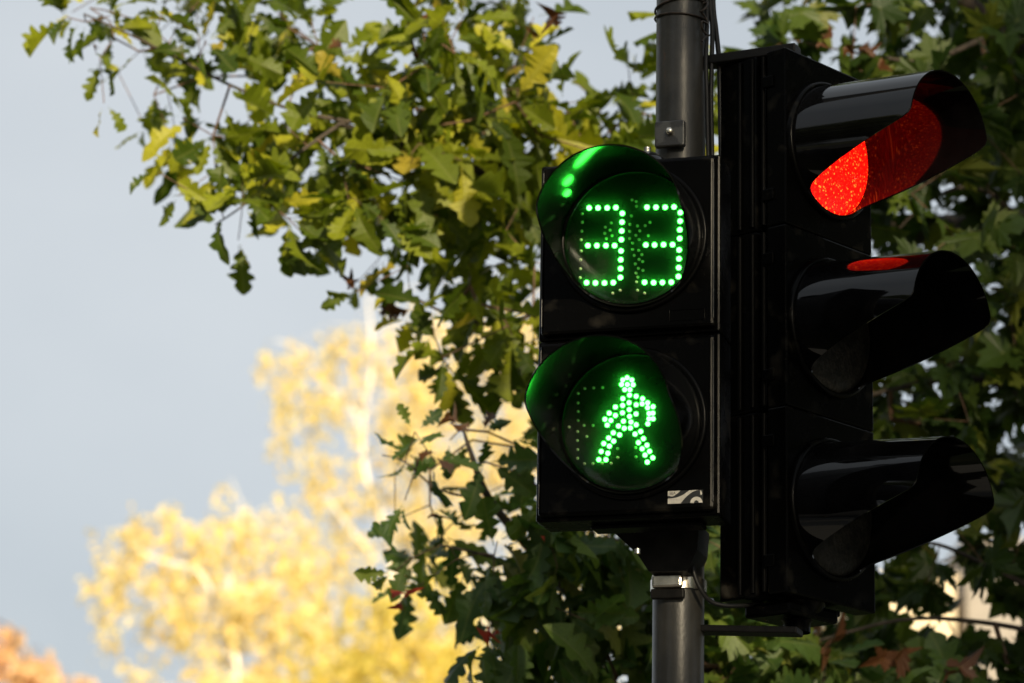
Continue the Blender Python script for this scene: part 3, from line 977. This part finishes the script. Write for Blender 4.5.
treeB = leafy_tree('oak_tree', 'young dark green oak below the pedestrian signal with curled brown tips', cellsB, depthB,
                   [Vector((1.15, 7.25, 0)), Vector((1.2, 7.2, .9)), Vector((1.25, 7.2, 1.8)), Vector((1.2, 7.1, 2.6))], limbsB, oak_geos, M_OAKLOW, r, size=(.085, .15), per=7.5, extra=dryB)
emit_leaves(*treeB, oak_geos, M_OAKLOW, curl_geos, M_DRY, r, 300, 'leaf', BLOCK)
redl = []
for (cx, cy, s, n_) in ((398, 604, .028, 4), (487, 630, .030, 4), (540, 534, .016, 1)):
    for _ in range(n_):
        d = dry_at(cx + r.uniform(-8, 8), cy + r.uniform(-6, 6), 5.95, s, r)
        redl.append(d)
rdat = leaf_data('withered_leaf', curl_geos, M_RUST)
for (pos, y, zr, s, g, _) in redl:
    o = link('withered_leaf', rdat[g % 3], treeB[0], 'dark red withered leaf')
    o.matrix_local = Matrix.Translation(pos - treeB[1]) @ frame_from(y, zr).to_4x4() @ Matrix.Diagonal((s, s, s, 1))

r = random.Random(31)
cellsC = cells_from(MAP_C, 0, r, 1.05) + pad(1150, 1500, -100, 800, 170, r) + [c for c in pad(700, 1400, -330, -10, 140, r) if c[0] > 830 or c[1] < -100] + pad(760, 1400, 700, 900, 90, r)
def depthC(px, py, r):
    return 6.3 + .5 * r.random() + 1.1 * r.random() ** 1.5
limbsC = [([Vector((2.6, 7.4, 2.3)), LA(1180, 230, 7.1), LA(1080, 90, 6.9), LA(1000, 30, 6.8), LA(930, -30, 6.7), LA(840, -120, 6.6)], .045, .012),
          ([LA(1180, 230, 7.1), LA(1060, 250, 6.9), LA(985, 190, 6.8), LA(930, 200, 6.7), LA(890, 240, 6.7)], .012, .002),
          ([Vector((2.6, 7.4, 2.0)), LA(1200, 480, 7.1), LA(1080, 420, 6.9), LA(980, 380, 6.8), LA(890, 390, 6.7), LA(800, 420, 6.8)], .02, .003),
          ([Vector((2.6, 7.4, 1.7)), LA(1200, 660, 7.0), LA(1060, 600, 6.7), LA(1000, 572, 6.6), LA(940, 545, 6.6), LA(890, 540, 6.6)], .015, .002),
          ([LA(1200, 660, 7.0), LA(1080, 640, 6.7), LA(980, 622, 6.6), LA(900, 620, 6.6), LA(800, 645, 6.6), LA(740, 650, 6.7)], .009, .0018),
          ([LA(1000, 30, 6.8), LA(930, 60, 6.6), LA(870, 55, 6.6), LA(815, 45, 6.6)], .008, .0015)]
dryC = [dry_at(x, y, 6.25, s, r) for x, y, s in [(828, 640, .055), (820, 652, .045), (905, 650, .055), (897, 664, .05), (885, 658, .04), (958, 666, .06), (948, 672, .05), (832, 38, .025), (846, 46, .025), (858, 50, .03), (822, 42, .02), (868, 52, .025), (868, 80, .03), (880, 70, .025)]]
trunk_r.r0, trunk_r.r1 = .14, .05
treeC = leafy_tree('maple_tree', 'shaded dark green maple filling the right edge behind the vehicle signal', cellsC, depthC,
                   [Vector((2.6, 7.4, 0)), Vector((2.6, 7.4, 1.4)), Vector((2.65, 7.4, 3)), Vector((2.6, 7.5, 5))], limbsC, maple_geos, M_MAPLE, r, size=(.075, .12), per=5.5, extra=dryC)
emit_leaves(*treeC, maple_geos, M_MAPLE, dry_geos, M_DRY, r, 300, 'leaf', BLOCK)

# ------------------------------------------------------------------ far birches
def far_tree(name, label, Y, blobs, limbs, mat, nleaf, leaf, r, bark, trunk_px, strand=.8, base_r=.14):
    base = at(trunk_px[0][0], trunk_px[0][1], Y); base.z = 0
    root = thing(name, label, 'tree', base, 0)
    p0 = at(trunk_px[0][0], trunk_px[0][1], Y)
    pts = [Vector((base.x, Y, 0)), Vector((base.x + .15, Y, p0.z * .5))] + [at(x, y, Y) for x, y in trunk_px]
    sp = spline(pts, 8)
    t = MB(); t.tube([p - base for p in sp], [base_r * (1 - .93 * (k / (len(sp) - 1)) ** 1.1) + .008 for k in range(len(sp))], 9)
    t.build('trunk', bark, root)
    lm = MB()
    for l, ra in limbs:
        s2 = spline([at(x, y, Y + dy) for x, y, dy in l], 6)
        lm.tube([p - base for p in s2], [ra * (1 - .8 * k / (len(s2) - 1)) for k in range(len(s2))], 7)
    area = [b[2] * b[3] * b[4] for b in blobs]
    tot = sum(area)
    vs, fs = [], []
    nodes = [p for p in sp[len(sp) // 3:]]
    for b, a in zip(blobs, area):
        n = int(nleaf * a / tot)
        left = n
        while left > 0:
            th = r.uniform(0, 2 * math.pi); q = min(1.25, abs(r.gauss(0, .62)))
            px, py = b[0] + b[2] * q * math.cos(th), b[1] + b[3] * q * math.sin(th)
            sc = F_PX / (Y * 1.03)
            dep = r.uniform(-1, 1) * math.sqrt(max(.05, 1 - q * q)) * min(b[2], b[3] * 1.5) / sc
            p = at(px, py, Y + dep)
            k = r.randint(6, 16)
            ln = strand * r.uniform(.4, 1.2)
            if r.random() < .12:
                near = min(nodes, key=lambda m: (m - p).length)
                lm.tube([(near - base), (near.lerp(p, .6) + Vector((0, 0, .25)) - base), p - base], [.010, .006, .003], 5, caps=False)
            sway = Vector((r.uniform(-.25, .25), r.uniform(-.25, .25), 0))
            for i in range(k):
                c = p + Vector((r.gauss(0, .09), r.gauss(0, .09), r.gauss(0, .05))) + (sway - Vector((0, 0, 1))) * ln * (i / k)
                s = leaf * r.uniform(.7, 1.4)
                u = rand_unit(r); u.z *= .35; u.normalize(); v = u.orthogonal().normalized(); v = Quaternion(u, r.uniform(0, 6.28)) @ v; w = u.cross(v)
                o = len(vs)
                c = c - base
                vs += [c - v * s, c + w * s * .6 - v * s * .2, c + v * s, c - w * s * .6 - v * s * .2]
                fs.append((o, o + 1, o + 2, o + 3))
            left -= k
    lm.build('limbs', bark, root)
    MB().add(vs, fs).build('crown', mat, root)
    return root

r = random.Random(5)
far_tree('birch_tree', 'tall blurred yellow birch with forked white trunk behind the oak sprigs', 60,
         [(300, 345, 45, 25, 1.0), (350, 335, 45, 25, 1), (285, 385, 28, 45, .7), (330, 390, 60, 45, 1), (420, 335, 50, 35, 1), (490, 330, 70, 45, 1.2), (410, 420, 90, 70, 1.1), (410, 365, 50, 55, 1.2), (445, 460, 60, 65, 1.1), (320, 470, 45, 50, .8), (520, 420, 90, 90, 1.2),
          (440, 530, 120, 80, 1.2), (330, 540, 60, 50, .9), (560, 520, 80, 100, 1), (420, 630, 150, 70, 1.3), (575, 630, 85, 85, 1.2), (520, 330, 60, 60, 1), (450, 760, 210, 90, 1.1)],
         [([(375, 560, 0), (355, 535, -.3), (340, 515, -.5), (322, 490, -.6)], .06), ([(364, 470, 0), (357, 420, .1), (345, 400, .2), (325, 385, .3), (300, 350, .4), (275, 340, .5)], .055),
          ([(395, 590, 0), (440, 530, .6), (470, 450, 1), (480, 380, 1.2), (500, 320, 1.3)], .055), ([(374, 364, 0), (410, 335, .3), (440, 325, .5)], .05), ([(455, 683, 1), (460, 640, 1), (458, 600, 1.2), (470, 540, 1.2)], .07),
          ([(330, 683, -.5), (328, 640, -.5), (335, 600, -.6)], .05)],
         M_BIRCH, 11500, .08, r, M_BBARK, [(412, 683), (398, 600), (385, 530), (366, 475), (363, 425), (372, 364), (368, 296)], .9, .11)
far_tree('birch_tree', 'lower blurred yellow birch with drooping strands at bottom left', 52,
         [(165, 512, 55, 14, 1), (125, 530, 38, 20, 1), (110, 560, 28, 40, .8), (105, 605, 22, 45, .5), (200, 535, 60, 28, 1), (250, 520, 55, 30, 1), (290, 540, 40, 40, 1), (180, 590, 75, 50, .9), (240, 600, 80, 60, 1.1), (310, 610, 60, 60, 1.1),
          (250, 680, 110, 50, 1.2), (200, 780, 160, 80, 1)],
         [([(225, 630, 0), (211, 593, -.2), (195, 570, -.3), (160, 560, -.4), (130, 545, -.5)], .05), ([(228, 640, 0), (232, 590, .2), (232, 550, .2), (240, 510, .3)], .05), ([(225, 640, 0), (200, 610, .3), (150, 578, .5), (135, 566, .5)], .045),
          ([(260, 690, .4), (273, 625, .4), (270, 590, .4)], .05)],
         M_BIRCH, 5200, .08, r, M_BBARK, [(240, 720), (233, 650), (226, 625), (230, 580), (236, 540), (242, 505)], .9, .09)
far_tree('birch_tree', 'yellow-green birch crown low behind the dark oak sprig', 46,
         [(400, 600, 70, 45, 1), (360, 660, 80, 50, 1), (450, 650, 70, 60, 1), (420, 760, 140, 80, 1)],
         [([(415, 720, 0), (410, 660, .2), (400, 620, .2)], .07)], M_BIRCH2, 3200, .075, r, M_BBARK, [(420, 740), (418, 680), (408, 640), (404, 600)], .7, .12)
far_tree('maple_tree', 'small blurred orange tree in the bottom left corner', 48,
         [(12, 640, 22, 16, 1), (30, 668, 40, 20, 1.2), (70, 672, 22, 12, .6), (-60, 660, 70, 50, 1), (0, 730, 110, 50, 1.2)],
         [([(20, 720, 0), (15, 680, .1), (10, 640, .1)], .04)], M_ORANGE, 2600, .075, r, M_TWIG, [(25, 760), (22, 710), (18, 665), (14, 630)], .35, .12)

# ------------------------------------------------------------------ building at lower right
def building(name, label, wall_m, x0, x1, ytop, Y, depth_, rz, wins, roof_over=.35):
    a, b = at(x0, ytop, Y), at(x1, ytop, Y)
    w = b.x - a.x; h = a.z
    root = thing(name, label, 'building', (a.x + w / 2, Y, 0), R(rz))
    MB().box((0, depth_ / 2, h / 2), (w, depth_, h), .02).build('wall', wall_m, root)
    rf = MB(); rf.box((0, depth_ / 2, h + .06), (w + .1, depth_ + .1, .12), .03)
    rf.build('roof', wall_m, root)
    ww, wh = wins
    nx = max(1, int(w / (ww * 2.3)))
    for fl in range(int(h / 3.0)):
        for k in range(nx):
            cx = -w / 2 + (k + .5) * w / nx; cz = h - 1.9 - fl * 3.0
            if cz < 1: continue
            f_ = MB()
            for (dx, dz, sx, sz) in ((0, wh / 2, ww + .12, .09), (0, -wh / 2, ww + .12, .09), (-ww / 2, 0, .09, wh - .09), (ww / 2, 0, .09, wh - .09), (0, 0, .06, wh - .09)):
                f_.box((cx + dx, -.02, cz + dz), (sx, .07, sz))
            wo_ = f_.build('window', M_FRAME, root)
            MB().box((cx, .0, cz), (ww, .03, wh - .09)).build('pane', M_GLASS, wo_)
            MB().box((cx, -.06, cz - wh / 2 - .09), (ww + .3, .16, .05)).build('sill', M_PALE, wo_)
    return root
building('apartment_building', 'blurred cream walled building glimpsed through leaves at lower right', M_CREAM, 850, 955, 580, 50, 9, 0, (1.1, 1.3))
building('apartment_building', 'pale grey walled building at the lower right picture edge', M_PALE, 965, 1180, 545, 50.6, 9, 0, (.9, 1.5))

# ------------------------------------------------------------------ unseen trees beside and behind the camera, placed for shade and dark reflections
M_LINDEN = leaf_mat('linden_leaf', [(0, (.03, .055, .012)), (.6, (.05, .08, .016)), (1, (.09, .11, .02))], trans=.3)
def unseen_tree(label, x, y, blobs, r, n=7000, leaf=.085):
    root = thing('unseen_linden', label, 'tree', (x, y, 0))
    top = max(b[2] for b in blobs)
    sp = spline([(0, 0, 0), (.05, .05, top * .3), (-.05, .05, top * .6), (0, 0, top)], 8)
    MB().tube(sp, [.2 * (1 - .85 * k / (len(sp) - 1)) for k in range(len(sp))], 10).build('trunk', M_BARK, root)
    lm = MB()
    vs, fs = [], []
    tot = sum(b[3] * b[4] for b in blobs)
    for b in blobs:
        c = Vector((b[0] - x, b[1] - y, b[2]))
        st = sp[min(len(sp) - 1, int(len(sp) * .55))]
        lm.tube([st, st.lerp(c, .5) + Vector((0, 0, .3)), c], [.07, .045, .015], 6, caps=False)
        for _ in range(int(n * b[3] * b[4] / tot)):
            u = rand_unit(r) * (r.random() ** .3333) * r.uniform(.85, 1.12)
            p = c + Vector((u.x * b[3], u.y * b[3], u.z * b[4]))
            s_ = leaf * r.uniform(.7, 1.4)
            w = rand_unit(r); v = w.orthogonal().normalized(); v = Quaternion(w, r.uniform(0, 6.28)) @ v; t = w.cross(v)
            o = len(vs)
            vs += [p - v * s_, p + t * s_ * .75, p + v * s_, p - t * s_ * .75]
            fs.append((o, o + 1, o + 2, o + 3))
    lm.build('limbs', M_BARK, root)
    MB().add(vs, fs).build('crown', M_LINDEN, root)
r = random.Random(77)
def crown(cx, cy, cz, rh, rv, k, r):
    out = []
    for i in range(k):
        u = rand_unit(r)
        out.append((cx + u.x * rh * .6, cy + u.y * rh * .6, cz + u.z * rv * .6, rh * r.uniform(.38, .52), rv * r.uniform(.36, .5)))
    return out + [(cx, cy, cz, rh * .62, rv * .62)]
unseen_tree('unseen linden across the road, added to shade the vehicle signal', 6.2, -14, crown(6.2, -14, 7.5, 2.7, 4.0, 16, r), r, 12500)
unseen_tree('unseen linden across the road, added to darken pedestrian signal reflections', -6.5, -9, crown(-6.5, -9, 6.5, 3.2, 4.6, 11, r), r, 16000, .11)
unseen_tree('low unseen linden across the road, added for dark reflections', -1.5, -16, crown(-1.5, -16, 4.2, 3.0, 2.6, 9, r), r, 10000, .11)
unseen_tree('unseen linden far right, added to darken reflections', 13, -3, crown(13, -3, 6.5, 4.0, 5.0, 11, r), r, 16000, .12)
unseen_tree('unseen linden on the far left, added to darken visor reflections', -9.5, 1, crown(-9.5, 1, 6.0, 3.6, 4.6, 11, r), r, 16000, .12)
unseen_tree('second unseen linden on the far left, added to darken visor reflections', -10.5, 8, crown(-10.5, 8, 6.0, 3.6, 4.6, 11, r), r, 16000, .12)
unseen_tree('unseen linden right of the signals, added to darken vehicle signal reflections', 9.5, 7, crown(9.5, 7, 6.5, 3.6, 4.8, 11, r), r, 16000, .12)
